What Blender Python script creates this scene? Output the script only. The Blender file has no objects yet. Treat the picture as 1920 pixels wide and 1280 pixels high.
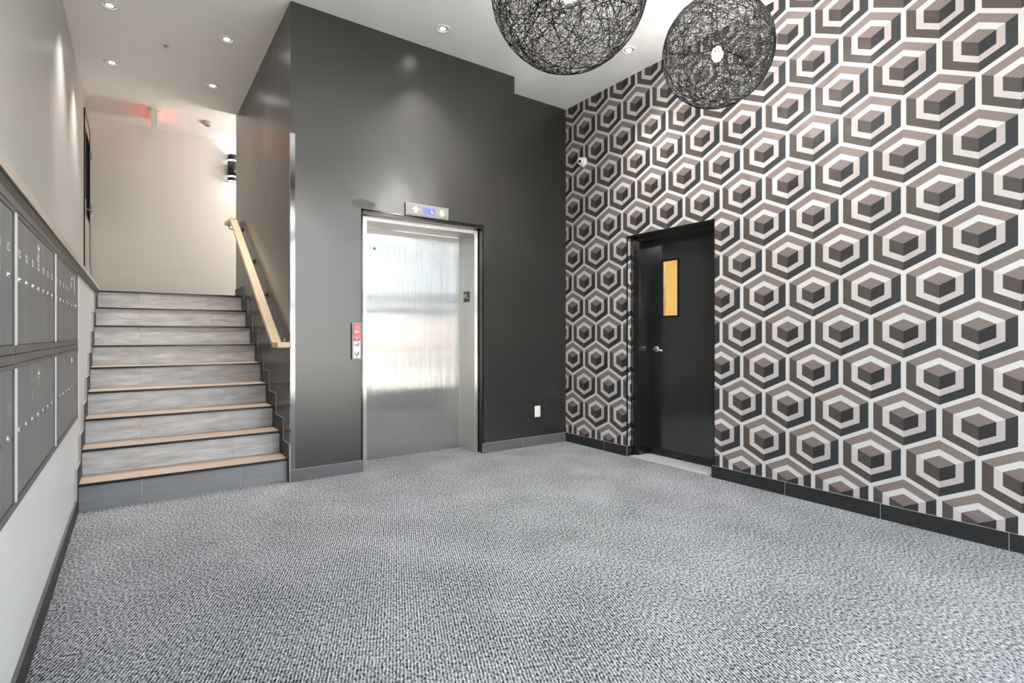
import bpy, bmesh, math, random
from mathutils import Vector, Matrix
random.seed(7)
C = bpy.context.scene.collection
SC = bpy.context.scene
PI = math.pi

# ------------------------------------------------------------------ camera
cam = bpy.data.cameras.new('camera')
cam.sensor_width = 36.0
cam.lens = 36.0 * 1004.3 / 1920
cam.shift_y = -12.95 / 1920
cam.clip_start = 0.02
camo = bpy.data.objects.new('camera', cam); C.objects.link(camo)
camo.location = (-1.0382, -4.5838, 1.2)
camo.rotation_euler = (PI / 2, 0, math.radians(-35.182))
SC.camera = camo

# ------------------------------------------------------------------ world, exposure
W = bpy.data.worlds.new('sky'); SC.world = W; W.use_nodes = True
wb = W.node_tree.nodes['Background']
wb.inputs[0].default_value = (0.87, 0.935, 1.0, 1)
wb.inputs[1].default_value = 3.5
SC.view_settings.view_transform = 'Standard'
SC.view_settings.look = 'None'
SC.view_settings.gamma = 1
SC.view_settings.use_curve_mapping = False
SC.view_settings.exposure = 1.22
SPOT_W, SCONCE_W, BULB_W, STAIRWELL_W, EXIT_E = 66.0, 0.8, 195.0, 115.0, 1.1
sun = bpy.data.lights.new('sun', 'SUN'); sun.energy = 36.0; sun.angle = .009; sun.color = (1, .96, .91)
suno = bpy.data.objects.new('sun', sun); C.objects.link(suno)
suno.rotation_euler = (math.radians(-38), math.radians(20), 0)
try:
    SC.cycles.max_bounces = 10; SC.cycles.diffuse_bounces = 6; SC.cycles.glossy_bounces = 5
    SC.cycles.transparent_max_bounces = 16
    SC.cycles.sample_clamp_indirect = 6.0
    SC.cycles.caustics_reflective = False; SC.cycles.caustics_refractive = False
except Exception: pass

# ------------------------------------------------------------------ materials
def mat(name, col=(.5,.5,.5), rough=.5, metal=0.0, spec=.5, emit=None, es=0.0, coat=0.0):
    m = bpy.data.materials.new(name); m.use_nodes = True
    b = m.node_tree.nodes['Principled BSDF']
    b.inputs['Base Color'].default_value = (*col, 1)
    b.inputs['Roughness'].default_value = rough
    b.inputs['Metallic'].default_value = metal
    b.inputs['Specular IOR Level'].default_value = spec
    b.inputs['Coat Weight'].default_value = coat
    if emit:
        b.inputs['Emission Color'].default_value = (*emit, 1)
        b.inputs['Emission Strength'].default_value = es
    return m
class NT:
    """small helper round one material's node tree"""
    def __init__(s, m):
        s.m = m; s.t = m.node_tree; s.b = s.t.nodes['Principled BSDF']
        s.geo = s.t.nodes.new('ShaderNodeNewGeometry')
        sep = s.t.nodes.new('ShaderNodeSeparateXYZ'); s.t.links.new(s.geo.outputs['Position'], sep.inputs[0])
        s.x, s.y, s.z = sep.outputs
        s.pos = s.geo.outputs['Position']
    def put(s, sock, v):
        if isinstance(v, (int, float)): sock.default_value = v
        elif isinstance(v, tuple): sock.default_value = v
        else: s.t.links.new(v, sock)
    def math(s, op, a, b=0.0, c=0.0):
        n = s.t.nodes.new('ShaderNodeMath'); n.operation = op
        s.put(n.inputs[0], a); s.put(n.inputs[1], b); s.put(n.inputs[2], c)
        return n.outputs[0]
    def mix(s, f, a, b):
        n = s.t.nodes.new('ShaderNodeMix'); n.data_type = 'RGBA'
        s.put(n.inputs['Factor'], f)
        s.put(n.inputs[6], (*a, 1) if isinstance(a, tuple) and len(a) == 3 else a)
        s.put(n.inputs[7], (*b, 1) if isinstance(b, tuple) and len(b) == 3 else b)
        return n.outputs[2]
    def vec(s, x, y, z):
        n = s.t.nodes.new('ShaderNodeCombineXYZ')
        for i, v in enumerate((x, y, z)): s.put(n.inputs[i], v)
        return n.outputs[0]
    def noise(s, v, scale, detail=2.0, rough=.5):
        n = s.t.nodes.new('ShaderNodeTexNoise'); s.put(n.inputs['Vector'], v)
        n.inputs['Scale'].default_value = scale; n.inputs['Detail'].default_value = detail
        n.inputs['Roughness'].default_value = rough
        return n.outputs['Fac']
    def scale(s, sx, sy, sz):
        return s.vec(s.math('MULTIPLY', s.x, sx), s.math('MULTIPLY', s.y, sy), s.math('MULTIPLY', s.z, sz))
    def ramp(s, f, p0, p1):
        n = s.t.nodes.new('ShaderNodeMapRange'); s.put(n.inputs['Value'], f)
        n.inputs['From Min'].default_value = p0; n.inputs['From Max'].default_value = p1
        return n.outputs[0]
    def bump(s, h, strength, dist):
        n = s.t.nodes.new('ShaderNodeBump'); n.inputs['Strength'].default_value = strength
        n.inputs['Distance'].default_value = dist; s.put(n.inputs['Height'], h)
        s.t.links.new(n.outputs[0], s.b.inputs['Normal']); return n
    def color(s, v): s.t.links.new(v, s.b.inputs['Base Color'])
    def rough(s, v): s.t.links.new(v, s.b.inputs['Roughness'])

M = {}
def painted(key, col, rough, var=.04, bump=.03, spec=.5):
    m = M[key] = mat(key, col, rough, spec=spec); n = NT(m)
    f = n.noise(n.pos, 1.3, 3)
    a = tuple(c * (1 - var) for c in col); b = tuple(min(1, c * (1 + var)) for c in col)
    n.color(n.mix(f, a, b))
    n.bump(n.noise(n.pos, 220, 2), bump, .002)
    return m
painted('wall_paint', (.43,.425,.415), .36)  # the ceiling's paint, darkened so this wall looks less lit
painted('wall_paint_cool', (.74,.75,.765), .38)
painted('ceiling_paint', (.91,.91,.90), .7)
painted('landing_paint', (.72,.70,.665), .5)
painted('ledge_paint', (.46,.40,.335), .45)
painted('stairwell_paint', (.80,.71,.52), .6)
# dark charcoal wall: satin, with touched-up patches of a duller and a shinier coat
m = M['charcoal_paint'] = mat('charcoal_paint', (.03,.03,.03), .3, spec=1.0); n = NT(m)
f1 = n.noise(n.scale(1, 1, .8), 1.1, 4)
f2 = n.ramp(n.noise(n.scale(6, 6, 4), 1.7, 4, .65), .58, .74)
wn = n.math('MULTIPLY', n.math('SUBTRACT', n.noise(n.pos, 9, 3), .5), 1.1)
ex_ = n.math('POWER', n.math('DIVIDE', n.math('SUBTRACT', n.x, .60), .11), 2.0); ez_ = n.math('POWER', n.math('DIVIDE', n.math('SUBTRACT', n.z, 2.345), .042), 2.0)
stain = n.math('LESS_THAN', n.math('ADD', n.math('ADD', ex_, ez_), wn), 1.0)
n.color(n.mix(stain, n.mix(f1, (.0125,.012,.011), (.0185,.0178,.0166)), (.012,.0115,.0105)))
n.rough(n.math('ADD', n.math('ADD', n.math('MULTIPLY', n.noise(n.scale(5, 5, 3), 1.5, 4, .6), .10), .26), n.math('MULTIPLY', stain, .25)))
n.bump(n.noise(n.pos, 140, 3), .05, .002)
M['black_metal'] = mat('black_metal', (.012,.012,.013), .28)
M['black_gloss'] = mat('black_gloss', (.010,.010,.011), .12)
M['black_reveal'] = mat('black_reveal', (.008,.008,.008), .4)
# black door: glossy paint with brush drag and scuffs near the bottom
m = M['door_black'] = mat('door_black', (.006,.0065,.0075), .16, spec=.9); n = NT(m); n.b.inputs['IOR'].default_value = 1.65
sc = n.math('MULTIPLY', n.ramp(n.noise(n.scale(1, 14, 9), 2.2, 5, .7), .70, .74), n.ramp(n.z, .75, .05))
n.color(n.mix(sc, (.006,.0065,.0075), (.30,.31,.33)))
n.rough(n.math('ADD', .12, n.math('MULTIPLY', n.noise(n.pos, 3.0, 3), .12)))
n.bump(n.noise(n.scale(1, 1, .15), 40, 2), .05, .001)
M['steel_plain'] = mat('steel_plain', (.60,.60,.59), .28, 1)
M['chrome'] = mat('chrome', (.78,.78,.78), .12, 1)
M['guard_metal'] = mat('guard_metal', (.34,.34,.345), .10, 1)
M['trim_steel'] = mat('trim_steel', (.66,.66,.67), .3, 1)
M['alu'] = mat('alu', (.66,.66,.665), .4, .35)
def stainless(key, col, rough, wave=.3):
    m = M[key] = mat(key, col, rough, .82); n = NT(m)
    n.b.inputs['Anisotropic'].default_value = 1.0
    n.t.links.new(n.vec(1.0, 0.0, 0.0), n.b.inputs['Tangent'])
    h = n.math('ADD', n.math('MULTIPLY', n.noise(n.scale(.35, .35, 1.9), 2.1, 1), wave),
               n.math('MULTIPLY', n.noise(n.scale(900, 900, .8), 1.0, 1), .11))
    n.bump(h, .35, .02)
    sm = n.ramp(n.noise(n.scale(3, 3, 1.2), 2.0, 4, .6), .35, .75)
    n.rough(n.math('ADD', rough, n.math('MULTIPLY', sm, .03)))
stainless('stainless_door', (.44,.44,.435), .15)
stainless('stainless_frame', (.70,.685,.65), .22, .08)  # slight warm tint stands for sunlit surroundings reflected in the steel
# tile: dark blue grey porcelain, brushed haze and chalky scuffs; one tile, its light and shade put into four tones
def tile_mat(key, a, b, haze, rough):
    m = M[key] = mat(key, a, rough); n = NT(m)
    oi = n.t.nodes.new('ShaderNodeObjectInfo').outputs['Random']
    off = n.vec(n.math('MULTIPLY', oi, 13.0), n.math('MULTIPLY', oi, 7.0), 0.0)
    va = n.t.nodes.new('ShaderNodeVectorMath'); va.operation = 'ADD'
    n.put(va.inputs[0], n.scale(1.6, 1.6, 11)); n.put(va.inputs[1], off)
    f = n.ramp(n.noise(va.outputs[0], 2.4, 6, .6), .3, .72)
    va2 = n.t.nodes.new('ShaderNodeVectorMath'); va2.operation = 'ADD'
    n.put(va2.inputs[0], n.scale(3, 3, 5)); n.put(va2.inputs[1], off)
    g = n.math('MULTIPLY', n.ramp(n.noise(va2.outputs[0], 2.6, 5, .65), .52, .80), haze)
    n.color(n.mix(g, n.mix(f, a, b), (.42,.43,.44)))
    n.rough(n.math('ADD', rough, n.math('MULTIPLY', f, .12)))
tile_mat('riser_tile', (.33,.34,.352), (.64,.655,.67), .45, .45)
tile_mat('base_tile', (.20,.208,.222), (.25,.26,.275), .05, .38)
tile_mat('back_tile_dim', (.095,.099,.106), (.125,.13,.138), .05, .42)
tile_mat('skirt_tile_shaded', (.010,.0105,.0115), (.018,.0185,.020), .015, .48)
M['tile_edge'] = mat('tile_edge', (.36,.36,.36), .5)  # pale trim edges, the light they catch included in the colour
M['grout'] = mat('grout', (.46,.46,.46), .8)
M['dark_grout'] = mat('dark_grout', (.03,.03,.032), .8)
def wood(key, a, b, sx, sy, sz, rough=.45):
    m = M[key] = mat(key, a, rough); n = NT(m)
    oi = n.t.nodes.new('ShaderNodeObjectInfo').outputs['Random']
    va = n.t.nodes.new('ShaderNodeVectorMath'); va.operation = 'ADD'
    n.put(va.inputs[0], n.scale(sx, sy, sz)); n.put(va.inputs[1], n.vec(0.0, n.math('MULTIPLY', oi, 9.0), oi))
    f = n.noise(va.outputs[0], 3.0, 6, .6)
    n.color(n.mix(n.ramp(n.math('ADD', f, n.math('MULTIPLY', oi, .18)), .32, .82), a, b))
    n.bump(f, .05, .003)
wood('tread_wood', (.37,.255,.185), (.52,.40,.31), 1.5, 26, 8)
wood('rail_wood', (.50,.365,.23), (.66,.51,.345), 8, 1.2, 8, .38)
# patterned wallpaper: flat print of nested hexagons seen as cubes
m = M['wallpaper'] = mat('wallpaper', (.8,.8,.8), .55, spec=.3); n = NT(m)
s_ = n.math('SUBTRACT', n.y, n.math('SUBTRACT', n.x, 2.945))
u = n.math('DIVIDE', n.math('ADD', s_, 3.4236), .18440)
v = n.math('DIVIDE', n.math('SUBTRACT', n.z, 2.6080), .18487)
def wrap(val, k): return n.math('WRAP', val, k, -k)
uA, vA = wrap(u, 1.0), wrap(v, 1.5)
uB, vB = wrap(n.math('ADD', u, 1.0), 1.0), wrap(n.math('ADD', v, 1.5), 1.5)
def hexn(a, b):
    aa = n.math('ABSOLUTE', a)
    return n.math('MAXIMUM', aa, n.math('ADD', n.math('MULTIPLY', aa, .5), n.math('ABSOLUTE', b)))
nA, nB = hexn(uA, vA), hexn(uB, vB)
sel = n.math('LESS_THAN', nA, nB)
def pick(a, b): return n.math('ADD', n.math('MULTIPLY', a, sel), n.math('MULTIPLY', b, n.math('SUBTRACT', 1.0, sel)))
hu, hv, hn = pick(uA, uB), pick(vA, vB), n.math('MINIMUM', nA, nB)
top = n.math('GREATER_THAN', hv, n.math('MULTIPLY', n.math('ABSOLUTE', hu), .5))
rgt = n.math('LESS_THAN', hu, 0.0)
def faces(t, l, r): return n.mix(top, n.mix(rgt, l, r), t)
ring_d = faces((.208,.170,.157), (.079,.066,.060), (.031,.034,.037))
ring_w = faces((.59,.58,.58), (.52,.49,.465), (.445,.395,.385))
cube = faces((.198,.161,.151), (.070,.058,.055), (.0255,.0265,.0285))
c = n.mix(n.math('GREATER_THAN', hn, .425), cube, ring_w)
c = n.mix(n.math('GREATER_THAN', hn, .635), c, ring_d)
c = n.mix(n.math('GREATER_THAN', hn, .922), c, (.57,.56,.55))
n.color(c)
n.bump(n.noise(n.pos, 500, 2), .05, .001)
# ribbed loop carpet, salt-and-pepper
m = M['carpet'] = mat('carpet', (.2,.2,.2), .95, spec=.15); n = NT(m)
ca, sa = math.cos(math.radians(23)), math.sin(math.radians(23))
rr = n.math('SUBTRACT', n.math('MULTIPLY', n.x, ca), n.math('MULTIPLY', n.y, sa))
al = n.math('ADD', n.math('MULTIPLY', n.x, sa), n.math('MULTIPLY', n.y, ca))
wob = n.math('MULTIPLY', n.math('SUBTRACT', n.noise(n.pos, 30, 1), .5), .006)
rib = n.math('MULTIPLY_ADD', n.math('SINE', n.math('MULTIPLY', n.math('ADD', rr, wob), 2 * PI / .0125)), .5, .5)
spk = n.noise(n.vec(n.math('MULTIPLY', rr, 105.0), n.math('MULTIPLY', al, 62.0), 0.0), 1.0, 2, .7)
big = n.noise(n.pos, 2.2, 4)
f = n.math('ADD', n.math('ADD', n.math('MULTIPLY', rib, .20), n.math('MULTIPLY', n.math('ADD', n.math('MULTIPLY', n.math('SUBTRACT', spk, .5), 1.25), .5), 1.0)), n.math('MULTIPLY', n.math('SUBTRACT', big, .5), .16))
f = n.ramp(f, .42, .80)
n.color(n.mix(f, (.014,.016,.021), (.58,.60,.635)))
n.bump(n.math('ADD', n.math('MULTIPLY', rib, .7), spk), .75, .006)
# mail boxes: grey anodised aluminium
m = M['mailbox'] = mat('mailbox', (.23,.232,.235), .42, .25); n = NT(m)
oi = n.t.nodes.new('ShaderNodeObjectInfo').outputs['Random']
k_ = n.math('ADD', n.math('MULTIPLY', oi, .05), n.math('MULTIPLY', n.noise(n.scale(1, 25, .6), 3, 2), .05))
n.color(n.mix(k_, (.175,.177,.179), (.70,.70,.70)))
m = M['mailbox_rail'] = mat('mailbox_rail', (.15,.142,.138), .45, .25); n = NT(m)
n.bump(n.math('SINE', n.math('MULTIPLY', n.z, 2 * PI / .0035)), .3, .001)
M['mailbox_edge_glint'] = mat('mailbox_edge_glint', (.86,.86,.90), .3, .3)  # aluminium edge made near-white, window glint put into the colour
M['label_paper'] = mat('label_paper', (.62,.60,.53), .6)
M['label_worn'] = mat('label_worn', (.27,.265,.255), .6)
M['print_grey'] = mat('print_grey', (.16,.16,.15), .6)
M['white_plastic'] = mat('white_plastic', (.80,.79,.77), .35)
M['cream_plastic'] = mat('cream_plastic', (.62,.55,.42), .45)
M['ring_white'] = mat('ring_white', (.82,.815,.80), .4)
M['dark_plastic'] = mat('dark_plastic', (.02,.02,.02), .3)
M['lamp_glow'] = mat('lamp_glow', (1,1,1), .5, emit=(1,.97,.93), es=14)
M['reflector'] = mat('reflector', (.55,.55,.54), .25, .6)
M['sconce_glow'] = mat('sconce_glow', (1,1,1), .5, emit=(.90,.94,1), es=5)
M['bulb_glow'] = mat('bulb_glow', (1,1,1), .5, emit=(1,.96,.88), es=26)
M['exit_red'] = mat('exit_red', (.5,.02,.02), .4, emit=(1,.08,.05), es=EXIT_E)
M['screen_blue'] = mat('screen_blue', (.05,.05,.3), .25, emit=(.09,.10,.62), es=.9)
M['screen_white'] = mat('screen_white', (.8,.85,1), .3, emit=(.8,.88,1), es=1.0)
M['arrow_white'] = mat('arrow_white', (.86,.86,.84), .4)
M['red_notice'] = mat('red_notice', (.62,.10,.12), .35)
M['notice_ink'] = mat('notice_ink', (.88,.72,.70), .4)
M['plaque'] = mat('plaque', (.065,.058,.05), .4)
M['string'] = mat('string', (.006,.006,.006), .7, spec=.15)
M['plate_steel'] = mat('plate_steel', (.30,.29,.272), .5, .3)
M['concrete'] = mat('concrete', (.42,.40,.365), .8)
M['asphalt'] = mat('asphalt', (.20,.20,.20), .9)
M['stucco'] = mat('stucco', (.42,.36,.34), .9)
# clear pane: see-through, faintly reflecting
def pane_mat(key, wire=False, tint=(.97,.98,.97)):
    m = bpy.data.materials.new(key); m.use_nodes = True; t = m.node_tree
    t.nodes.remove(t.nodes['Principled BSDF'])
    out = t.nodes['Material Output']
    tr = t.nodes.new('ShaderNodeBsdfTransparent'); tr.inputs[0].default_value = (*tint, 1)
    gl = t.nodes.new('ShaderNodeBsdfGlossy'); gl.inputs['Roughness'].default_value = .02
    mx = t.nodes.new('ShaderNodeMixShader'); mx.inputs[0].default_value = .06
    t.links.new(tr.outputs[0], mx.inputs[1]); t.links.new(gl.outputs[0], mx.inputs[2])
    t.links.new(mx.outputs[0], out.inputs[0]); M[key] = m
pane_mat('glass'); pane_mat('dark_glass', tint=(.12,.12,.13))

# ------------------------------------------------------------------ mesh builder
class MB:
    def __init__(s): s.v = []; s.f = []; s.mi = []; s.smooth = []
    def add(s, vs, fs, mi=0, smooth=False):
        o = len(s.v); s.v += [tuple(p) for p in vs]
        for f in fs: s.f.append([i + o for i in f]); s.mi.append(mi); s.smooth.append(smooth)
        return s
    def box(s, x0, x1, y0, y1, z0, z1, mi=0, fm=None):
        vs = [(x, y, z) for x in (x0, x1) for y in (y0, y1) for z in (z0, z1)]
        fs = [(0,1,3,2), (4,6,7,5), (0,4,5,1), (2,3,7,6), (0,2,6,4), (1,5,7,3)]   # -x +x -y +y -z +z
        o = len(s.v); s.v += vs
        for k, f in enumerate(fs):
            s.f.append([i + o for i in f]); s.mi.append(mi if not fm else fm.get(k, mi)); s.smooth.append(False)
        return s
    def prism(s, poly, axis, a, b, mi=0, side=None):
        """poly = 2D points; axis 'x': (y,z), 'y': (x,z), 'z': (x,y)"""
        def P(p, w):
            return {'x': (w, p[0], p[1]), 'y': (p[0], w, p[1]), 'z': (p[0], p[1], w)}[axis]
        k = len(poly); vs = [P(p, a) for p in poly] + [P(p, b) for p in poly]
        fs = [tuple(range(k))[::-1], tuple(range(k, 2 * k))]
        s.add(vs, fs, mi)
        o = len(s.v) - 2 * k
        for i in range(k):
            j = (i + 1) % k
            s.f.append([o + i, o + j, o + k + j, o + k + i]); s.mi.append(mi if side is None else side); s.smooth.append(False)
        return s
    def lathe(s, prof, center, axis, seg=24, mi=0, smooth=True, arc=None):
        """prof = [(r, h)...] along axis vector from center"""
        ax = Vector(axis).normalized()
        t = Vector((0, 0, 1)) if abs(ax.z) < .9 else Vector((1, 0, 0))
        e1 = ax.cross(t).normalized(); e2 = ax.cross(e1)
        c = Vector(center); vs = []; fs = []
        for r, h in prof:
            for i in range(seg):
                a = 2 * PI * i / seg
                vs.append(c + ax * h + (e1 * math.cos(a) + e2 * math.sin(a)) * max(r, 1e-5))
        for j in range(len(prof) - 1):
            for i in range(seg):
                k = (i + 1) % seg
                fs.append((j * seg + i, j * seg + k, (j + 1) * seg + k, (j + 1) * seg + i))
        return s.add(vs, fs, mi, smooth)
    def cyl(s, a, b, r, seg=16, mi=0, r2=None):
        a, b = Vector(a), Vector(b); L = (b - a).length; r2 = r if r2 is None else r2
        return s.lathe([(0, 0), (r, 0), (r, 0), (r2, L), (r2, L), (0, L)], a, b - a, seg, mi, True)
    def tube(s, pts, r, seg=8, mi=0, closed=False):
        pts = [Vector(p) for p in pts]; k = len(pts); vs = []; fs = []; prev = None
        for i, p in enumerate(pts):
            if closed: d = pts[(i + 1) % k] - pts[i - 1]
            else: d = pts[min(i + 1, k - 1)] - pts[max(i - 1, 0)]
            d.normalize()
            if prev is None:
                t = Vector((0, 0, 1)) if abs(d.z) < .9 else Vector((1, 0, 0)); e1 = d.cross(t).normalized()
            else: e1 = (prev - d * prev.dot(d)).normalized()
            prev = e1; e2 = d.cross(e1)
            for q in range(seg):
                a = 2 * PI * q / seg; vs.append(p + (e1 * math.cos(a) + e2 * math.sin(a)) * r)
        n_ = k if closed else k - 1
        for i in range(n_):
            j = (i + 1) % k
            for q in range(seg):
                w = (q + 1) % seg; fs.append((i * seg + q, i * seg + w, j * seg + w, j * seg + q))
        if not closed: fs += [tuple(range(seg))[::-1], tuple(range((k - 1) * seg, k * seg))]
        return s.add(vs, fs, mi, True)
    def mesh(s, name, mats, origin=(0, 0, 0)):
        me = bpy.data.meshes.new(name); o = Vector(origin)
        me.from_pydata([tuple(Vector(p) - o) for p in s.v], [], s.f)
        for m in (mats if isinstance(mats, (list, tuple)) else [mats]): me.materials.append(M[m])
        for p, i, sm in zip(me.polygons, s.mi, s.smooth): p.material_index = i; p.use_smooth = sm
        bm = bmesh.new(); bm.from_mesh(me); bmesh.ops.recalc_face_normals(bm, faces=bm.faces); bm.to_mesh(me); bm.free()
        return me
WL = {}
def base(name, data, parent, loc):
    """link an object whose world location is loc under parent"""
    o = bpy.data.objects.new(name, data); C.objects.link(o)
    loc = Vector(loc); WL[o.name] = loc
    if parent: o.parent = parent; o.location = loc - WL[parent.name]
    else: o.location = loc
    return o
def centre(mb):
    lo = [min(p[i] for p in mb.v) for i in range(3)]; hi = [max(p[i] for p in mb.v) for i in range(3)]
    return ((lo[0] + hi[0]) / 2, (lo[1] + hi[1]) / 2, lo[2])
def put(name, mb, mats, parent=None, loc=None, bevel=0.0, segs=2):
    loc = centre(mb) if loc is None else loc
    o = base(name, mb.mesh(name, mats, loc), parent, loc)
    if bevel:
        b = o.modifiers.new('bevel', 'BEVEL'); b.width = bevel; b.segments = segs; b.limit_method = 'ANGLE'; b.angle_limit = .6
    return o
def tag(o, label, cat, group=None, kind=None):
    o['label'] = label; o['category'] = cat
    if group: o['group'] = group
    if kind: o['kind'] = kind
    return o
def thing(name, loc, label, cat, group=None, kind=None):
    return tag(base(name, None, None, loc), label, cat, group, kind)
def box(*a, **k): return MB().box(*a, **k)
def copy_tree(src, delta, parent=None):
    c = src.copy(); C.objects.link(c); WL[c.name] = WL[src.name] + Vector(delta)
    if parent: c.parent = parent; c.location = WL[c.name] - WL[parent.name]
    else: c.location = WL[c.name]
    for ch in list(src.children): copy_tree(ch, delta, c)
    return c
def text_mb(txt, size, width=None):
    cu = bpy.data.curves.new('lettering', 'FONT'); cu.body = txt; cu.size = size; cu.align_x = 'CENTER'; cu.align_y = 'CENTER'
    o = bpy.data.objects.new('lettering', cu); C.objects.link(o)
    me = bpy.data.meshes.new_from_object(o.evaluated_get(bpy.context.evaluated_depsgraph_get()))
    vs = [v.co.copy() for v in me.vertices]; fs = [tuple(p.vertices) for p in me.polygons]
    bpy.data.objects.remove(o); bpy.data.curves.remove(cu); bpy.data.meshes.remove(me)
    return vs, fs
def letters(mb, txt, size, origin, ex, ez, depth=.0006, mi=0):
    """flat letters, x along ex, up along ez"""
    vs, fs = text_mb(txt, size); ex, ez, o = Vector(ex), Vector(ez), Vector(origin)
    ny = ex.cross(ez)
    return mb.add([o + ex * p.x + ez * p.y + ny * depth for p in vs], fs, mi)

# ------------------------------------------------------------------ dimensions (metres)
R = 2.945          # right wall face
BR = 2.933         # right baseboard face
E = .012           # elevator wall face
LX = -1.359        # lower left wall face
UX = -1.515        # upper left wall face
HM, HS, HL = 3.913, 3.738, 4.03   # main, soffit, landing ceilings
YF = -4.9          # front (glazed) wall
YB = 4.22          # landing back wall
RZ, RY0, RD = .1838, .075, .2894  # riser height, first riser, tread depth
def Yk(k): return RY0 + RD * (k - 1)
LZ = 9 * RZ

# ------------------------------------------------------------------ the setting
def struct(name, mb, mats, label, cat='wall', parent=None):
    o = put(name, mb, mats, parent)
    if not parent: tag(o, label, cat, kind='structure')
    return o
struct('floor', box(-1.7, 3.5, YF, .5, -.12, 0), 'carpet', 'grey salt-and-pepper ribbed loop carpet floor of the lobby', 'floor')
ce = struct('ceiling', box(-1.7, 2.233, YF - .3, 2.787, HM, HM + .3), 'ceiling_paint', 'flat off-white painted lobby ceiling with recessed downlights', 'ceiling')
put('soffit', box(2.233, R + .3, YF - .3, .35, HS, HM + .3), 'ceiling_paint', ce)
put('landing_ceiling', box(-1.7, 2.0, 2.787, YB + .2, HL, HL + .18), 'ceiling_paint', ce)
struct('wall_left', box(UX - .2, UX, YF - .3, YB + .2, 0, HL + .1), 'wall_paint', 'warm white upper left wall set back behind the ledge above the mailboxes', 'wall')
wl = struct('wall_lower_left', box(UX, LX, YF, 2.60, 0, 1.664), 'wall_paint_cool', 'pale grey lower left wall that carries the mailboxes', 'wall')
# elevator wall with its opening (0.597..1.836, up to 2.292)
ew = MB()
ew.box(0, .597, E, .5, 0, HM + .05); ew.box(1.836, R + .3, E, .5, 0, HM + .05)
ew.box(.597, 1.836, E, .5, 2.292, HM + .05)
struct('wall_back', ew, 'charcoal_paint', 'dark charcoal satin wall around the elevator doorway', 'wall')
struct('wall_stair', box(0, .2, .5, 2.877, 0, HL + .1), 'charcoal_paint', 'dark charcoal side wall of the stairs that carries the wooden handrail', 'wall')
struct('wall_landing', box(-1.7, 2.0, YB, YB + .2, LZ - .3, HL + .1), 'landing_paint', 'plain cream wall at the top of the stairs', 'wall')
struct('wall_corridor', MB().box(1.8, 2.0, 2.6, YB, LZ - .3, HL + .1).box(.2, 2.0, 2.6, 2.8, LZ - .3, HL + .1), 'landing_paint', 'cream wall closing the corridor behind the elevator shaft', 'wall')
# right wall with the black door's opening (Y -1.884..-0.907, up to 2.165)
rw = MB()
rw.box(R, R + .27, -.907, .5, 0, HM + .1); rw.box(R, R + .27, YF - .3, -1.884, 0, HM + .1)
rw.box(R, R + .27, -1.884, -.907, 2.165, HM + .1)
struct('wall_right', rw, 'wallpaper', 'right wall papered with brown, black and white nested cube hexagons', 'wall')
struct('landing_floor', box(-1.7, 2.0, Yk(9) + .02, YB, LZ - .2, LZ), 'base_tile', 'tiled floor of the landing at the top of the stairs', 'floor')
# front of the lobby behind the camera: storefront glazing
struct('wall_front', MB().box(-1.7, R + .3, YF - .2, YF, 3.15, HM + .1).box(-1.7, -.55, YF - .2, YF, 0, 3.15), 'charcoal_paint', 'dark wall above and beside the glazed lobby front', 'wall')
win = thing('window_1', (.8, YF - .1, 0), 'dark framed storefront glazing of the lobby front facing the street', 'window', kind='structure')
fx = [-.58, .28, 1.15, 2.05, R + .02]
for x in fx: put('mullion', box(x - .03, x + .03, YF - .14, YF - .04, 0, 3.15), 'black_metal', win)
for z0, z1 in ((0, .10), (.93, .97), (1.64, 1.74), (1.88, 1.95), (3.09, 3.15)):
    put('transom', box(-.55, R, YF - .13, YF - .05, z0, z1), 'black_metal', win)
for i in range(4): put('pane', box(fx[i] + .03, fx[i + 1] - .03, YF - .10, YF - .095, .10, 3.09), 'glass', win)
struct('ground', MB().box(-40, 40, -13, YF - .14, -.3, -.02), 'concrete', 'sunlit beige pavement outside the glazed front', 'ground')
struct('street', MB().box(-40, 40, -40, -13, -.4, -.14), 'asphalt', 'grey street beyond the pavement outside', 'ground')
struct('street_wall', MB().box(-40, 40, -27, -26.5, -.2, 1.9), 'stucco', 'low pinkish wall across the street', 'wall')

# baseboards of tile, each tile a piece
def base_tile(parent, x0, x1, y0, y1, face, h=.0993, m='back_tile_dim', edge='tile_edge'):
    """face: index of the box face that shows; the others are pale edges"""
    fm = {k: 1 for k in range(6) if k != face}
    return put('tile', box(x0, x1, y0, y1, 0, h, fm=fm), [m, edge], parent)
def baseboard(name, loc, label):
    return tag(base(name, None, None, loc), label, 'baseboard', kind='structure')
bb = baseboard('baseboard_back', (1.4, E, 0), 'dark grey tile baseboard along the elevator wall')
for x0, x1 in ((0.0, .600), (1.836, 2.340), (2.343, BR - .001)): base_tile(bb, x0, x1, -.001, E, 2)
put('tile', box(1.836, 1.846, E, .085, 0, .0993, fm={1: 1, 5: 1, 2: 1}), ['back_tile_dim', 'tile_edge'], bb)
put('grout', box(2.340, 2.343, .000, E, 0, .098), 'grout', bb)
bb = baseboard('baseboard_right', (R, -2.5, 0), 'dark grey tile baseboard, shade painted in, under the patterned wallpaper')
ys = [-.002, -.604, -.912]
for a, b in ((-.002, -.6025), (-.6055, -.915)): base_tile(bb, BR, R, b, a, 0, m='skirt_tile_shaded')
put('tile', box(BR + .004, R + .045, -.917, -.907, 0, .0993, fm={5: 1, 0: 1, 1: 1}), ['skirt_tile_shaded', 'tile_edge'], bb)
ys = [-1.862, -2.488, -3.115, -3.743, -4.37, YF]
for a, b in zip(ys, ys[1:]): base_tile(bb, BR, R, b + .0015, a - .0015, 0, m='skirt_tile_shaded')
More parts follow.
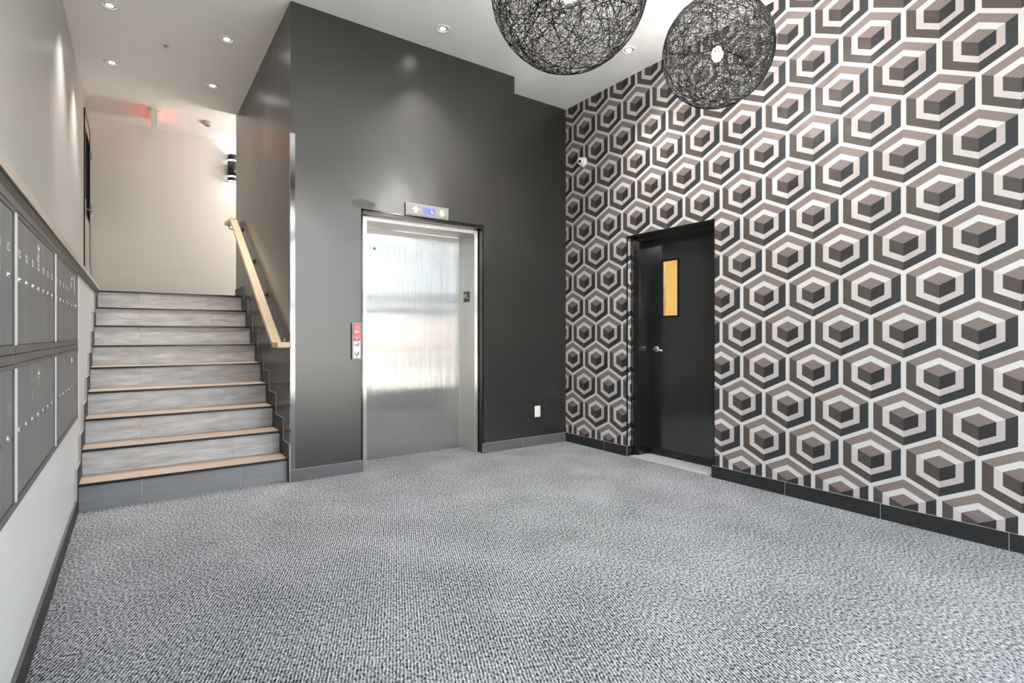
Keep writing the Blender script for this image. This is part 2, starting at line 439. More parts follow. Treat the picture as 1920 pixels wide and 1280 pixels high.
for y in ys[1:-1] + [-.604]: put('grout', box(BR + .001, R, y - .0015, y + .0015, 0, .098), 'grout', bb)
bb = baseboard('baseboard_left', (LX, -2.5, 0), 'dark tile baseboard under the mailboxes')
ys = [-.045, -.50, -1.11, -1.731, -2.36, -2.99, -3.62, -4.25, YF]
for a, b in zip(ys, ys[1:]): base_tile(bb, LX, LX + .013, b + .0015, a - .0015, 1, m='skirt_tile_shaded', edge='back_tile_dim')
for y in ys[1:-1]: put('grout', box(LX, LX + .012, y - .0015, y + .0015, 0, .098), 'grout', bb)
# ledge that caps the lower left wall
lg = tag(base('trim_1', None, None, (LX, -1.2, 1.62)), 'tan painted ledge with black underside running above the mailboxes up to the landing', 'ledge', kind='structure')
put('cap', box(UX, LX + .022, YF, -.045, 1.664, 1.703), 'ledge_paint', lg)
put('cap', box(UX, LX + .020, -.045, 2.60, 1.668, 1.703), 'riser_tile', lg)
put('black_strip', box(LX - .02, LX + .016, YF, 2.60, 1.622, 1.664), 'black_reveal', lg)  # plain black band below the cap
# corner guard on the charcoal corner
cg = thing('corner_guard', (0, E, .1), 'polished metal guard strip on the charcoal corner beside the handrail', 'corner guard')
put('front_leaf', box(0.0, .034, E - .003, E, .1, 2.84), 'guard_metal', cg)
put('side_leaf', box(-.003, 0, E - .003, .034, .312, 2.84), 'guard_metal', cg)

# ------------------------------------------------------------------ staircase
st = thing('staircase', (-.68, Yk(1), 0), 'nine-step staircase with grey tiled risers, wooden treads and black nosings', 'staircase')
SX0, SX1 = LX + .0125, -.012
core = MB()
for k in range(1, 9): core.box(LX + .001, -.001, Yk(k) + .013, Yk(k + 1) + .013, 0, k * RZ - .020)
core.box(LX + .001, -.001, Yk(9) + .013, Yk(9) + .35, 0, LZ - .02)
put('core', core, 'dark_grout', st)
JX = (-.993, -.360)
for k in range(1, 10):
    z0, z1 = ((k - 1) * RZ, k * RZ - .016)
    xs = [SX0, JX[0] - .0012, JX[0] + .0012, JX[1] - .0012, JX[1] + .0012, SX1]
    for a, b in ((0, 1), (2, 3), (4, 5)):
        dy = random.uniform(-.0008, .0008)
        put('riser_tile', box(xs[a], xs[b], Yk(k) + dy, Yk(k) + .012, z0, z1), 'riser_tile' if k > 1 else 'base_tile', st)
    for a, b in ((1, 2), (3, 4)): put('grout', box(xs[a], xs[b], Yk(k) + .001, Yk(k) + .012, z0, z1), 'grout' if k < 3 else 'tile_edge', st)
    # black ribbed nosing strip
    ns = MB(); y0 = Yk(k) - .016
    ns.box(SX0, SX1, y0, y0 + .016, k * RZ - .005, k * RZ + .001); ns.box(SX0, SX1, y0 + .003, y0 + .016, k * RZ - .009, k * RZ - .005)
    ns.box(SX0, SX1, y0, y0 + .016, k * RZ - .016, k * RZ - .009)
    put('nosing', ns, 'black_metal', st)
    if k < 9:
        y1 = Yk(k + 1)
        tr = put('tread', box(SX0, SX1, Yk(k) + .001, y1, k * RZ - .016, k * RZ - .009), 'dark_grout', st)
        ya, yb = Yk(k) + .0005, y1 - .001; d = (yb - ya) / 3
        for j in range(3):
            jx = random.uniform(-1.05, -.35)
            for xa, xb in ((SX0, jx - .0008), (jx + .0008, SX1)):
                put('plank', box(xa, xb, ya + j * d + .0005, ya + (j + 1) * d - .0005, k * RZ - .009, k * RZ), 'tread_wood', tr)
# saw-tooth skirting tiles on both sides
for k in range(1, 10):
    ya = Yk(k) - .12; yb = Yk(k + 1) - .12 - .002; zt = k * RZ + .125; zb = max(0, (k - 1) * RZ - .02)
    if k == 9: yb = 2.875; zt = LZ + .108
    fm = {2: 1, 5: 1}
    put('skirting_tile', box(-.011, 0, max(ya, E), yb, zb, zt, fm=fm), ['skirt_tile_shaded', 'tile_edge'], st)
    if k < 9 : put('skirting_tile', box(LX + .0012, LX + .0125, ya, yb, zb, min(zt, 1.622), fm=fm), ['skirt_tile_shaded', 'tile_edge'], st)
put('skirting_tile', box(LX + .0012, LX + .0125, Yk(9) - .12, Yk(9) + .2, 8 * RZ - .02, 1.622, fm={2: 1, 5: 1}), ['skirt_tile_shaded', 'tile_edge'], st)

# ------------------------------------------------------------------ handrail
hr = thing('handrail', (0, 0, 1.1), 'pale maple handrail on black brackets along the charcoal stair wall', 'handrail')
rx0, rx1 = -.122, -.050
ang = math.atan2(1.42, 2.335)
a0, a1 = Vector((0, .10, 1.133)), Vector((0, 2.455, 2.565))
th = .042
nv = Vector((0, -math.sin(ang), math.cos(ang)))
b0, b1 = a0 - nv * th, a1 - nv * th
rl = MB().prism([(a0.y, a0.z), (a1.y, a1.z), (b1.y + .0, b1.z), (b0.y, b0.z)], 'x', rx0, rx1)
put('rail', rl, 'rail_wood', hr, bevel=.003)
rt = MB().prism([(rx0, .14), (rx0, .068), (-.108, -.030), (-.004, -.030), (-.004, .035), (rx1, .035), (rx1, .14)], 'z', 1.096, 1.138)
put('lower_return', rt, 'rail_wood', hr, bevel=.002)
put('upper_extension', MB().prism([(2.44, 2.565), (2.93, 2.600), (2.93, 2.556), (2.46, 2.522)], 'x', rx0, rx1), 'rail_wood', hr, bevel=.003)
for y in (.22, .95, 1.60, 2.35):
    z = 1.133 + (y - .10) * math.tan(ang) - .05
    bk = MB(); bk.lathe([(0, 0), (.030, 0), (.030, .004), (.012, .010), (.0, .012)], (0, y, z - .02), (-1, 0, 0), 16)
    bk.tube([(-.004, y, z - .02), (-.05, y, z - .035), (-.082, y, z - .02), (-.086, y, z + .004)], .0065, 8)
    bk.box(-.106, -.066, y - .02, y + .02, z - .002, z + .004)
    put('bracket', bk, 'black_metal' if y > .5 else 'steel_plain', hr)
bk = MB(); bk.tube([(.0, 2.84, 2.52), (-.04, 2.85, 2.50), (-.075, 2.86, 2.515), (-.086, 2.865, 2.56)], .0065, 8)
put('bracket', bk, 'black_metal', hr)

# ------------------------------------------------------------------ elevator doorway
el = tag(base('door_1', None, None, (1.22, .3, 0)), 'stainless steel elevator doorway with a wide closed brushed door', 'elevator door', kind='structure')
bead = MB()
bead.box(.585, .600, E - .004, .085, 0.0993, 2.304).box(1.833, 1.848, E - .004, E + .004, .0993, 2.304)
bead.box(.585, 1.848, E - .004, .085, 2.290, 2.304)
put('corner_bead', bead, 'black_gloss', el)
put('reveal', MB().box(1.8355, 1.838, E, .12, 0, 2.29).box(.60, 1.836, E + .002, .12, 2.268, 2.291), 'black_metal', el)
fr = dict(bevel=.002)
put('jamb', box(.600, .663, .085, .41, 0, 2.262), 'stainless_frame', el, **fr)
put('jamb', box(1.787, 1.826, .085, .41, 0, 2.262), 'stainless_frame', el, **fr)
put('jamb_gap', box(1.826, 1.836, .10, .41, 0, 2.262), 'black_reveal', el)
put('header', box(.663, 1.787, .085, .41, 2.222, 2.268), 'stainless_frame', el, **fr)
dp = put('door_panel', box(.655, 1.786, .400, .425, .001, 2.2205), 'stainless_door', el)
# access hole near the upper left of the panel
kh = MB().lathe([(.016, 0), (.016, -.003), (.007, -.003), (.0069, .0005), (0, .0005)], (.852, .400, 2.03), (0, 1, 0), 20)
put('keyhole', kh, 'steel_plain', dp)
put('keyhole_core', MB().lathe([(0, 0), (.0068, 0)], (.852, .3985, 2.03), (0, 1, 0), 16), 'dark_plastic', dp)

# star plaque on the right jamb
pq = thing('floor_plaque', (1.786, .24, 1.54), 'small dark plaque with a raised white star and L on the elevator jamb', 'plaque')
put('plate', box(1.782, 1.787, .186, .298, 1.539, 1.646), 'plaque', pq, bevel=.001)
lt = MB()
sp = []
for i in range(10):
    r = .031 if i % 2 == 0 else .0125; a = PI / 2 + i * PI / 5
    sp.append((.266 - r * math.cos(a), 1.602 + r * 1.1 * math.sin(a)))
lt.prism(sp, 'x', 1.7805, 1.7825)
lt.prism([(.232, 1.632), (.222, 1.632), (.222, 1.580), (.194, 1.580), (.194, 1.571), (.232, 1.571)], 'x', 1.7805, 1.7825)
put('star_and_letter', lt, 'arrow_white', pq)

# floor indicator above the door
fi = thing('floor_indicator', (1.22, E, 2.3), 'steel floor indicator with arrows and a blue screen above the elevator', 'indicator')
put('plate', box(.995, 1.441, -.006, E, 2.300, 2.416), 'plate_steel', fi, bevel=.004)
put('inner_plate', box(1.012, 1.426, -.009, -.005, 2.312, 2.404), 'plate_steel', fi, bevel=.001)
ar = MB()
ar.prism([(1.075, 2.330), (1.109, 2.330), (1.109, 2.360), (1.130, 2.360), (1.092, 2.393), (1.054, 2.360), (1.075, 2.360)], 'y', -.0115, -.008)
put('up_arrow', ar, 'arrow_white', fi)
ar = MB()
ar.prism([(1.349, 2.388), (1.383, 2.388), (1.383, 2.358), (1.404, 2.358), (1.366, 2.322), (1.328, 2.358), (1.349, 2.358)], 'y', -.0115, -.008)
put('down_arrow', ar, 'arrow_white', fi)
sc_ = put('screen', box(1.168, 1.294, -.0105, -.008, 2.330, 2.388), 'screen_blue', fi)
put('floor_letter', letters(MB(), 'L', .052, (1.264, -.0108, 2.359), (1, 0, 0), (0, 0, 1)), 'screen_white', sc_)

# call station
cs = thing('call_station', (.538, E, .984), 'narrow steel call station with red fire notice and two round buttons beside the elevator', 'call panel')
put('back_plate', box(.497, .579, -.010, E, .984, 1.303), 'plate_steel', cs, bevel=.003)
put('face', box(.508, .568, -.013, -.009, .996, 1.293), 'white_plastic', cs)
nt = put('fire_notice', box(.508, .568, -.0145, -.0125, 1.144, 1.293), 'red_notice', cs)
ink = MB()
for zz, tx, sz in ((1.272, 'IN CASE', .0125), (1.260, 'OF FIRE', .0125), (1.248, 'USE STAIRS', .010)):
    letters(ink, tx, sz, (.538, -.0148, zz), (1, 0, 0), (0, 0, 1))
for zz in (1.232, 1.225, 1.218, 1.211): ink.box(.514 + random.uniform(0, .005), .562 - random.uniform(0, .006), -.0149, -.0143, zz, zz + .004)
ink.box(.509, .567, -.0149, -.0143, 1.185, 1.188); ink.box(.509, .567, -.0149, -.0143, 1.172, 1.1745)
put('notice_lettering', ink, 'notice_ink', nt)
put('key_switch', MB().lathe([(0, .006), (.006, .006), (.006, .004), (.011, .003), (.012, 0)], (.538, -.0145, 1.160), (0, -1, 0), 20), 'chrome', cs)
for z in (1.119, 1.038):
    bt = put('call_button', MB().lathe([(.0185, 0), (.0185, .004), (.0155, .005)], (.538, -.013, z), (0, -1, 0), 28), 'chrome', cs)
    put('button_cap', MB().lathe([(0, .0055), (.010, .0050), (.0152, .003)], (.538, -.013, z), (0, -1, 0), 24), 'steel_plain', bt)
put('keyhole', MB().lathe([(0, .0012), (.004, .001), (.0045, 0)], (.538, -.013, 1.006), (0, -1, 0), 12), 'dark_plastic', cs)

# wall outlet low on the charcoal wall
ou = thing('wall_outlet', (2.54, E, .307), 'white duplex outlet low on the charcoal wall near the corner', 'outlet')
put('cover_plate', box(2.500, 2.577, .006, E, .307, .427), 'white_plastic', ou, bevel=.003)
rc = MB().box(2.522, 2.556, .004, .007, .333, .401)
put('receptacle', rc, 'white_plastic', ou, bevel=.001)
sl = MB()
for z in (.352, .382):
    sl.box(2.530, 2.5325, .0032, .0045, z, z + .008).box(2.543, 2.5455, .0032, .0045, z, z + .007)
    sl.cyl((2.538, .0034, z - .005), (2.538, .0045, z - .005), .0028, 10)
put('slots', sl, 'dark_plastic', ou)

# ------------------------------------------------------------------ black door in the papered wall
d2 = tag(base('door_2', None, None, (3.1, -1.4, 0)), 'glossy black steel door with a narrow wired window in the patterned wall', 'door', kind='structure')
put('corner_bead', MB().box(R - .003, R + .010, -.912, -.903, .0993, 2.172).box(R - .003, R + .010, -1.888, -1.879, .0993, 2.172).box(R - .003, R + .012, -1.888, -.903, 2.158, 2.172), 'black_gloss', d2, bevel=.001)
fj = MB()
fj.box(3.000, 3.262, -.945, -.907, 0, 2.165).box(3.012, 3.262, -.972, -.945, 0, 2.148).box(3.030, 3.262, -.990, -.972, 0, 2.130)
put('frame_jamb', fj, 'door_black', d2, bevel=.0015)
fj = MB()
fj.box(3.000, 3.262, -1.884, -1.860, 0, 2.165).box(3.012, 3.262, -1.860, -1.835, 0, 2.148).box(3.030, 3.262, -1.835, -1.815, 0, 2.130)
put('frame_jamb', fj, 'door_black', d2, bevel=.0015)
fj = MB()
fj.box(R + .012, 3.000, -1.879, -.912, 2.150, 2.165)
fj.box(3.000, 3.262, -1.884, -.907, 2.148, 2.165).box(3.012, 3.262, -1.860, -.945, 2.130, 2.148).box(3.030, 3.262, -1.835, -.972, 2.115, 2.130)
put('frame_head', fj, 'door_black', d2, bevel=.0015)
put('strike_stud', MB().cyl((3.10, -.992, 2.0), (3.10, -.988, 2.0), .006, 10).cyl((3.10, -.992, 1.62), (3.10, -.988, 1.62), .004, 10), 'chrome', d2)
WY0, WY1, WZ0, WZ1 = -1.325, -1.140, 1.375, 1.922
lf = MB()
lf.box(3.2, 3.244, -1.83, WY0, .012, 2.125).box(3.2, 3.244, WY1, -.988, .012, 2.125)
lf.box(3.2, 3.244, WY0, WY1, .012, WZ0).box(3.2, 3.244, WY0, WY1, WZ1, 2.125)
leaf = put('door_leaf', lf, 'door_black', d2)
vf = MB()
for a in ((WY0 - .012, WY0 + .010, WZ0 - .012, WZ1 + .012), (WY1 - .010, WY1 + .012, WZ0 - .012, WZ1 + .012)): vf.box(3.193, 3.202, *a)
vf.box(3.193, 3.202, WY0, WY1, WZ0 - .012, WZ0 + .010).box(3.193, 3.202, WY0, WY1, WZ1 - .010, WZ1 + .012)
put('vision_frame', vf, 'black_metal', d2, bevel=.002)
pn = put('pane', box(3.218, 3.223, WY0, WY1, WZ0, WZ1), 'glass', d2)
wr = MB()
for i in range(1, 15): y = WY0 + (WY1 - WY0) * i / 15; wr.box(3.2202, 3.2208, y - .0004, y + .0004, WZ0, WZ1)
for i in range(1, 44): z = WZ0 + (WZ1 - WZ0) * i / 44; wr.box(3.2202, 3.2208, WY0, WY1, z - .0004, z + .0004)
put('wire_mesh', wr, 'steel_plain', pn)['kind'] = 'stuff'
lv = put('lever_handle', MB().lathe([(0, .012), (.024, .012), (.032, .006), (.033, 0)], (3.2, -1.063, 1.056), (-1, 0, 0), 28).cyl((3.19, -1.063, 1.056), (3.145, -1.063, 1.056), .011, 14), 'chrome', d2)
put('lever', MB().tube([(3.150, -1.052, 1.057), (3.146, -1.075, 1.056), (3.146, -1.120, 1.050), (3.152, -1.178, 1.044)], .010, 10), 'chrome', lv)
tp = MB()
tp.box(R + .006, 3.26, -1.83, -.945, .0, .010); tp.box(R + .03, R + .055, -1.83, -.98, .010, .015)
for i in range(6): tp.box(R + .075 + i * .022, R + .087 + i * .022, -1.83, -.98, .010, .014)
put('threshold', tp, 'alu', d2)
put('sweep', box(3.188, 3.202, -1.82, -.99, .014, .075), 'black_metal', d2)
# stairwell behind the pane
sw = MB()
sw.box(3.30, 5.0, .30, .40, -.1, 3.2).box(3.30, 5.0, -3.1, -3.0, -.1, 3.2).box(4.9, 5.0, -3.0, .30, -.1, 3.2).box(3.26, 5.0, -3.1, .40, 3.1, 3.2).box(3.26, 5.0, -3.1, .40, -.12, -.02).box(3.2151, 3.30, -3.1, -1.884, 0, 3.2).box(3.2151, 3.30, -.907, .40, 0, 3.2).box(3.2151, 3.30, -1.884, -.907, 2.165, 3.2)
struct('wall_stairwell', sw, 'stairwell_paint', 'warm cream stairwell seen through the black door pane', 'wall')
fl = MB(); 
for i in range(9): fl.box(4.0, 4.88, -1.7 + i * .22, -1.45 + i * .22, 1.55 + i * .17, 1.72 + i * .17)

tag(put('stairwell_flight', fl, 'stairwell_paint'), 'underside of a stair flight glimpsed through the black door pane', 'stairs', kind='structure')

# ------------------------------------------------------------------ landing door in the upper left wall
d3 = tag(base('door_3', None, None, (UX, 3.75, LZ)), 'beige landing door with a tall dark glass panel at the top of the stairs', 'door', kind='structure')
put('frame', MB().box(UX - .02, UX + .012, 3.290, 3.332, LZ, 3.815).box(UX - .02, UX + .012, 4.165, 4.20, LZ, 3.815).box(UX - .02, UX + .012, 3.290, 4.20, 3.785, 3.815), 'black_metal', d3)
lfm = MB()
lfm.box(UX - .02, UX + .006, 3.332, 3.46, LZ + .01, 3.785).box(UX - .02, UX + .006, 4.12, 4.165, LZ + .01, 3.785)
lfm.box(UX - .02, UX + .006, 3.46, 4.12, LZ + .01, 2.62).box(UX - .02, UX + .006, 3.46, 4.12, 3.62, 3.785)
put('door_leaf', lfm, 'ledge_paint', d3)
put('pane', box(UX - .01, UX + .002, 3.46, 4.12, 2.62, 3.62), 'dark_glass', d3)
put('pane_backing', box(UX - .02, UX - .012, 3.46, 4.12, 2.62, 3.62), 'black_reveal', d3)
put('pane_frame', MB().box(UX, UX + .010, 3.445, 3.470, 2.605, 3.635).box(UX, UX + .010, 4.11, 4.135, 2.605, 3.635).box(UX, UX + .010, 3.445, 4.135, 2.605, 2.63).box(UX, UX + .010, 3.445, 4.135, 3.61, 3.635), 'black_metal', d3)
for z in (3.50, 2.82, 2.02): put('hinge', MB().cyl((UX + .018, 4.178, z - .055), (UX + .018, 4.178, z + .055), .010, 10).box(UX + .004, UX + .014, 4.15, 4.20, z - .055, z + .055), 'steel_plain', d3)
lv = put('lever_handle', MB().box(UX + .004, UX + .016, 3.375, 3.425, 2.60, 2.78).cyl((UX + .01, 3.40, 2.665), (UX + .065, 3.40, 2.665), .011, 12), 'steel_plain', d3)
put('lever', MB().tube([(UX + .06, 3.39, 2.665), (UX + .063, 3.45, 2.665), (UX + .058, 3.53, 2.662)], .010, 10), 'chrome', lv)

# ------------------------------------------------------------------ mailboxes: three columns by two rows
FX = -1.346
def mailbox(y_far, y_near, nd, top_row, label):
    """one bank; y_far is the end by the stairs"""
    z0, z1 = (1.139, 1.622) if top_row else (.652, 1.139)
    d0, d1 = (1.169, 1.577) if top_row else (.681, 1.092)
    t = thing('mailbox_bank', (LX, (y_far + y_near) / 2, z0), label, 'mailboxes', 'mailbox banks on the left wall')
    fx = FX + .004
    put('frame', MB().box(LX, FX - .006, y_near, y_far, z0, z1), 'dark_plastic', t)
    put('top_rail', box(LX, fx, y_near, y_far, d1 + .018, z1 - .002), 'mailbox_rail', t)
    put('lip', box(LX, fx - .001, y_near + .02, y_far - .02, d1 + .001, d1 + .0155), 'mailbox_rail', t)
    put('bottom_rail', box(LX, fx, y_near, y_far, z0 + .001, d0 - .003), 'mailbox_rail', t)
    for a, b in ((y_near, y_near + .020), (y_far - .020, y_far)):
        sr = put('side_rail', box(LX, fx, a, b, d0 - .003, d1 + .018), 'mailbox_rail', t)
    put('edge_strip', box(LX, fx + .0045, y_far - .0115, y_far - .003, d0 - .003, d1 + .002), 'mailbox_edge_glint', t)
    put('edge_strip', box(LX, fx + .0030, y_near + .006, y_near + .012, d0 - .003, d1 + .002), 'mailbox_edge_glint', t)
    a, b = y_near + .021, y_far - .021; w = (b - a) / nd
    dm = lk = lb = lw = None
    zl, zn = (1.377, 1.463) if top_row else (.889, .977)
    mid = nd // 2 + (1 if nd == 8 else 0)
    for i in range(nd):
        yc = a + w * (i + .5); loc = (FX, yc, d0)
        if dm is None:
            dm = box(FX - .012, FX, yc - w / 2 + .0012, yc + w / 2 - .0012, d0, d1).mesh('door', 'mailbox', loc)
        d = base('door', dm, t, loc)
        loc = (FX, yc - .01, zl)
        if lk is None:
            q = MB().lathe([(.011, 0), (.011, .002), (.008, .003), (.0075, .007), (0, .0075)], loc, (1, 0, 0), 12)
            q.box(FX + .0065, FX + .0080, loc[1] - .0012, loc[1] + .0012, zl - .006, zl + .006, 1)
            lk = q.mesh('lock', ['chrome', 'dark_plastic'], loc)
        base('lock', lk, d, loc)
        worn = (not top_row) or (nd == 8 and i > 4)
        loc = (FX, yc + .008, zn)
        key = 'label_worn' if worn else 'label_paper'
        if lb is None or worn != lw:
            q = box(FX, FX + .0008, loc[1] - .019, loc[1] + .019, zn - .0125, zn + .0125)
            q.box(FX + .0008, FX + .0011, loc[1] - .007, loc[1] + .007, zn - .007, zn + .007, 1)
            lb = q.mesh('number_label', [key, 'print_grey'], loc); lw = worn
        base('number_label', lb, d, loc)
        if i == mid:
            q = box(FX, FX + .001, yc - .022, yc + .022, zn + .018, zn + .050)
            put('round_label', q, 'label_paper' if top_row else 'label_worn', d)
            ym = yc
    # carrier lock above the middle label
    zc = (d1 - .045)
    q = MB().lathe([(.008, 0), (.008, .003), (.006, .006), (0, .007)], (FX, ym, zc), (1, 0, 0), 12).box(FX, FX + .002, ym - .005, ym + .005, zc - .017, zc + .017)
    put('carrier_lock', q, 'chrome', t)
    return t
for top in (True, False):
    w = 'Upper' if top else 'Lower'
    t = mailbox(-.052, -1.283, 8, top, w.lower() + ' grey mailbox bank nearest the stairs, ' + ('beside a paper strip' if top else 'under the one with the paper strip'))
    if top: put('paper_strip', box(FX, FX + .001, -.285, -.235, 1.455, 1.572), 'label_paper', t)
    mailbox(-1.287, -2.318, 7, top, w.lower() + ' grey mailbox bank in the middle of the row on the left wall')
    mailbox(-2.322, -3.353, 7, top, w.lower() + ' grey mailbox bank cut off by the left edge of the photo')

# ------------------------------------------------------------------ ceiling fittings
def downlight(x, y, z, label, w=SPOT_W):
    t = thing('downlight', (x, y, z), label, 'downlight', 'recessed ceiling downlights')
    put('trim_ring', MB().lathe([(.069, 0), (.069, -.003), (.064, -.007), (.050, -.008), (.043, -.004), (.043, 0)], (x, y, z), (0, 0, 1), 32), 'ring_white', t)
    put('reflector', MB().lathe([(.043, -.0015), (.028, -.003), (.026, -.0015)], (x, y, z), (0, 0, 1), 28), 'reflector', t)
    put('lens', MB().lathe([(.028, -.001), (.026, -.003), (.0, -.004)], (x, y, z), (0, 0, 1), 24), 'lamp_glow', t)
    l = bpy.data.lights.new('spot', 'SPOT'); l.energy = w; l.spot_size = math.radians(88); l.spot_blend = 1.0; l.shadow_soft_size = .04
    l.color = (1, .965, .925)
    o = bpy.data.objects.new('light_source', l); C.objects.link(o); o.parent = t; o.location = (0, 0, -.03)
downlight(-1.205, .935, HM, 'downlight over the stairs closest to the camera on the left side')
downlight(-1.223, 2.084, HM, 'downlight over the upper stairs near the left wall')
downlight(-.345, .949, HM, 'downlight over the stairs beside the charcoal wall, nearer one')
downlight(-.342, 2.069, HM, 'downlight over the upper stairs beside the charcoal wall, farther one')
downlight(1.198, -.346, HM, 'downlight close to the charcoal wall above the elevator', SPOT_W * 1.8)
downlight(2.566, -1.278, HS, 'downlight in the low soffit beside the patterned wall', SPOT_W * .8)
# sprinkler
sx, sy = -.797, 1.388
t = thing('sprinkler_head', (sx, sy, HM), 'small white pendent sprinkler head among the stair downlights', 'sprinkler')
put('escutcheon', MB().lathe([(.040, 0), (.040, -.004), (.032, -.008), (.022, -.006), (.018, -.001)], (sx, sy, HM), (0, 0, 1), 24), 'white_plastic', t)
fr_ = MB().cyl((sx, sy, HM), (sx, sy, HM - .018), .009, 12)
for s in (-1, 1): fr_.tube([(sx + s * .009, sy, HM - .014), (sx + s * .012, sy, HM - .026), (sx + s * .003, sy, HM - .040)], .0022, 6)
put('frame', fr_, 'white_plastic', t)
put('deflector', MB().lathe([(0, -.040), (.017, -.040), (.017, -.0425), (0, -.043)], (sx, sy, HM), (0, 0, 1), 20), 'white_plastic', t)
# smoke detector
sx, sy = -.240, 3.60
t = thing('smoke_detector', (sx, sy, HL), 'cream smoke detector on the landing ceiling', 'smoke detector')
put('base_plate', MB().lathe([(.078, 0), (.078, -.010), (.070, -.012)], (sx, sy, HL), (0, 0, 1), 28), 'cream_plastic', t)
put('sensor_dome', MB().lathe([(.068, -.012), (.060, -.032), (.034, -.046), (0, -.047)], (sx, sy, HL), (0, 0, 1), 28), 'cream_plastic', t)
put('vent', MB().lathe([(.030, -.0475), (.026, -.050), (0, -.050)], (sx, sy, HL), (0, 0, 1), 20), 'dark_plastic', t)
# exit sign seen edge-on
ex, ey = -.838, 3.66
t = thing('exit_sign', (ex, ey, HL), 'white exit sign seen edge-on under the landing ceiling, glowing red on both sides', 'exit sign')
put('canopy', box(ex - .075, ex + .075, ey - .13, ey + .13, HL - .022, HL), 'white_plastic', t, bevel=.003)
put('housing', box(ex - .037, ex + .037, ey - .24, ey + .24, HL - .235, HL - .02), 'white_plastic', t, bevel=.004)
for s in (-1, 1): put('lit_face', box(ex + s * .0362 - .002, ex + s * .0362 + .002, ey - .20, ey + .20, HL - .200, HL - .055), 'exit_red', t)
# wall sconce
sx, sy, z0, z1 = .130, YB - .075, 3.430, 3.812
t = thing('wall_sconce', (sx, YB, z0), 'black cylinder wall sconce with lit slits, half hidden by the charcoal wall end', 'sconce')
for a, b in ((z0, z0 + .052), (z0 + .072, z1 - .098), (z1 - .076, z1)):
    put('shell', MB().lathe([(.060, a), (.066, a), (.066, b), (.060, b)], (sx, sy, 0), (0, 0, 1), 28), 'black_gloss', t)
put('backplate', box(sx - .035, sx + .035, sy + .055, YB, z0 + .05, z1 - .05), 'black_metal', t)
put('diffuser', MB().lathe([(0, z0 + .006), (.058, z0 + .006), (.058, z1 - .03), (0, z1 - .03)], (sx, sy, 0), (0, 0, 1), 24), 'sconce_glow', t)
for zz, rx in ((z0 - .02, 0), (z1 + .02, PI)):
    l = bpy.data.lights.new('spot', 'SPOT'); l.energy = SCONCE_W; l.spot_size = math.radians(120); l.spot_blend = .6; l.shadow_soft_size = .05; l.color = (.80, .88, 1)
    o = bpy.data.objects.new('light_source', l); C.objects.link(o); o.parent = t; o.location = (0, sy - YB, zz - z0); o.rotation_euler = (rx, 0, 0)
# security camera on the papered wall
sx, sy, sz = R, -.285, 3.066
t = thing('security_camera', (sx, sy, sz), 'small white turret camera high on the patterned wall near the corner', 'camera')
put('mount', MB().lathe([(0, 0), (.054, 0), (.054, .012), (.046, .030), (.034, .036)], (sx, sy, sz), (-1, 0, 0), 28), 'white_plastic', t)
dv = Vector((-.80, -.45, -.30)).normalized(); cc = Vector((sx - .055, sy - .010, sz))
ball = MB(); ball.lathe([(0, -.040), (.020, -.035), (.034, -.020), (.040, 0), (.036, .018), (.028, .030)], cc, dv, 24)
bl = put('turret', ball, 'white_plastic', t)
put('lens_ring', MB().lathe([(.028, .030), (.026, .036), (.018, .034)], cc, dv, 22), 'ring_white', t)
put('lens', MB().lathe([(.018, .033), (.008, .035), (0, .036)], cc, dv, 18), 'dark_plastic', t)

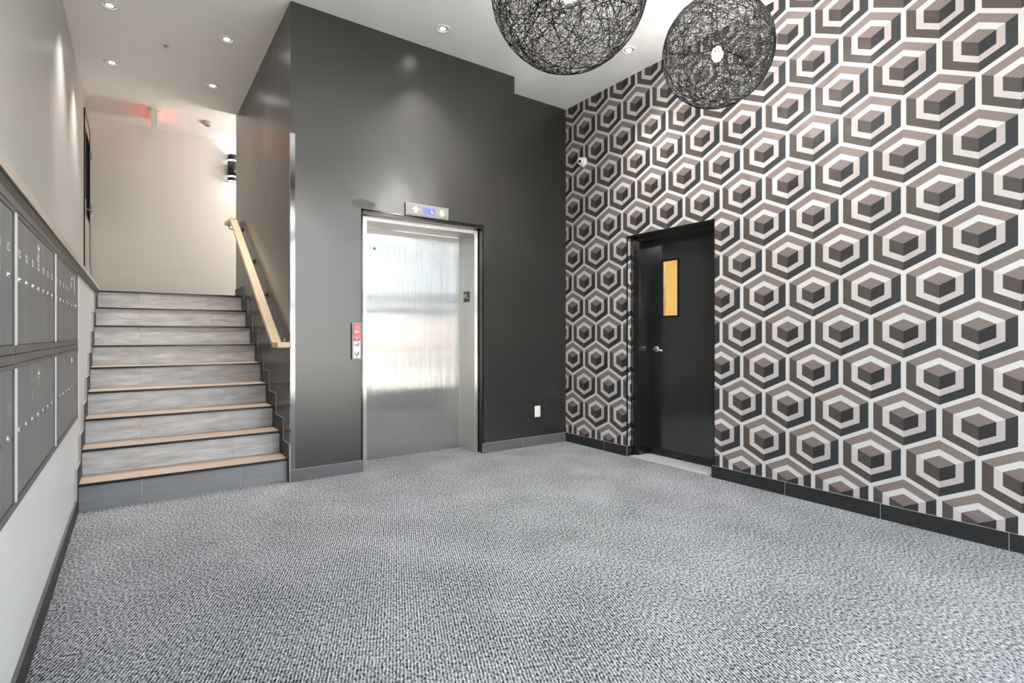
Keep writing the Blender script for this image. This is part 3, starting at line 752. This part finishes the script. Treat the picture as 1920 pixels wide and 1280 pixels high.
# ------------------------------------------------------------------ pendant string globes
def globe(cx, cy, cz, r, zc, seed, label):
    rnd = random.Random(seed)
    t = thing('pendant_lamp', (cx, cy, zc), label, 'pendant lamp', 'black string globe pendants')
    sh = MB()
    for i in range(330):
        ax = Vector((rnd.gauss(0, 1), rnd.gauss(0, 1), rnd.gauss(0, 1))).normalized()
        h = rnd.uniform(-.62, .62) * r; rr_ = math.sqrt(r * r - h * h) - rnd.uniform(0, .004)
        tt = Vector((0, 0, 1)) if abs(ax.z) < .9 else Vector((1, 0, 0))
        e1 = ax.cross(tt).normalized(); e2 = ax.cross(e1); o = Vector((cx, cy, cz)) + ax * h
        k = 44; ph = rnd.uniform(0, 6.28); span = 2 * PI * rnd.uniform(.55, 1.0)
        wv = rnd.uniform(0, .02) * r; fq = rnd.choice((2, 3, 5))
        pts = []
        for j in range(k + 1):
            a = ph + span * j / k
            p = o + (e1 * math.cos(a) + e2 * math.sin(a)) * rr_ + ax * (wv * math.sin(fq * a))
            pts.append(p)
        sh.tube(pts, rnd.uniform(.0010, .0016), 3)
    put('string_shell', sh, 'string', t, loc=(cx, cy, cz))['kind'] = 'stuff'
    put('cord', MB().cyl((cx, cy, cz + .07), (cx, cy, zc - .02), .003, 8), 'black_metal', t)
    put('canopy', MB().lathe([(0, 0), (.06, 0), (.06, -.018), (.05, -.025), (0, -.026)], (cx, cy, zc), (0, 0, 1), 28), 'black_metal', t)
    put('socket', MB().lathe([(.0, .10), (.018, .098), (.020, .05), (.016, .03)], (cx, cy, cz), (0, 0, 1), 18), 'black_metal', t)
    put('bulb', MB().lathe([(0, -.058), (.022, -.052), (.033, -.032), (.036, -.010), (.028, .014), (.015, .034), (.013, .045)], (cx, cy, cz), (0, 0, 1), 20), 'bulb_glow', t)
    l = bpy.data.lights.new('bulb', 'POINT'); l.energy = BULB_W; l.shadow_soft_size = .045; l.color = (1, .965, .915)
    o = bpy.data.objects.new('light_source', l); C.objects.link(o); o.parent = t; o.location = (0, 0, cz - zc)
globe(.503, -2.825, 2.703, .340, HM, 3, 'larger-looking black string globe pendant, left of the two, cut by the top edge')
globe(2.017, -2.534, 3.011, .340, HM, 5, 'black string globe pendant on the right with its bright bulb showing through')

# stairwell lamp behind the black door
l = bpy.data.lights.new('stairwell', 'POINT'); l.energy = STAIRWELL_W; l.shadow_soft_size = .1; l.color = (1, .93, .80)
o = bpy.data.objects.new('light_source', l); C.objects.link(o); o.location = (3.75, -2.3, 2.7)
# added unseen lamp round the corner, brightens the landing
l = bpy.data.lights.new('corridor', 'POINT'); l.energy = 27; l.shadow_soft_size = .2; l.color = (1, .94, .86)
o = bpy.data.objects.new('light_source', l); C.objects.link(o); o.location = (1.35, 3.4, 3.2)
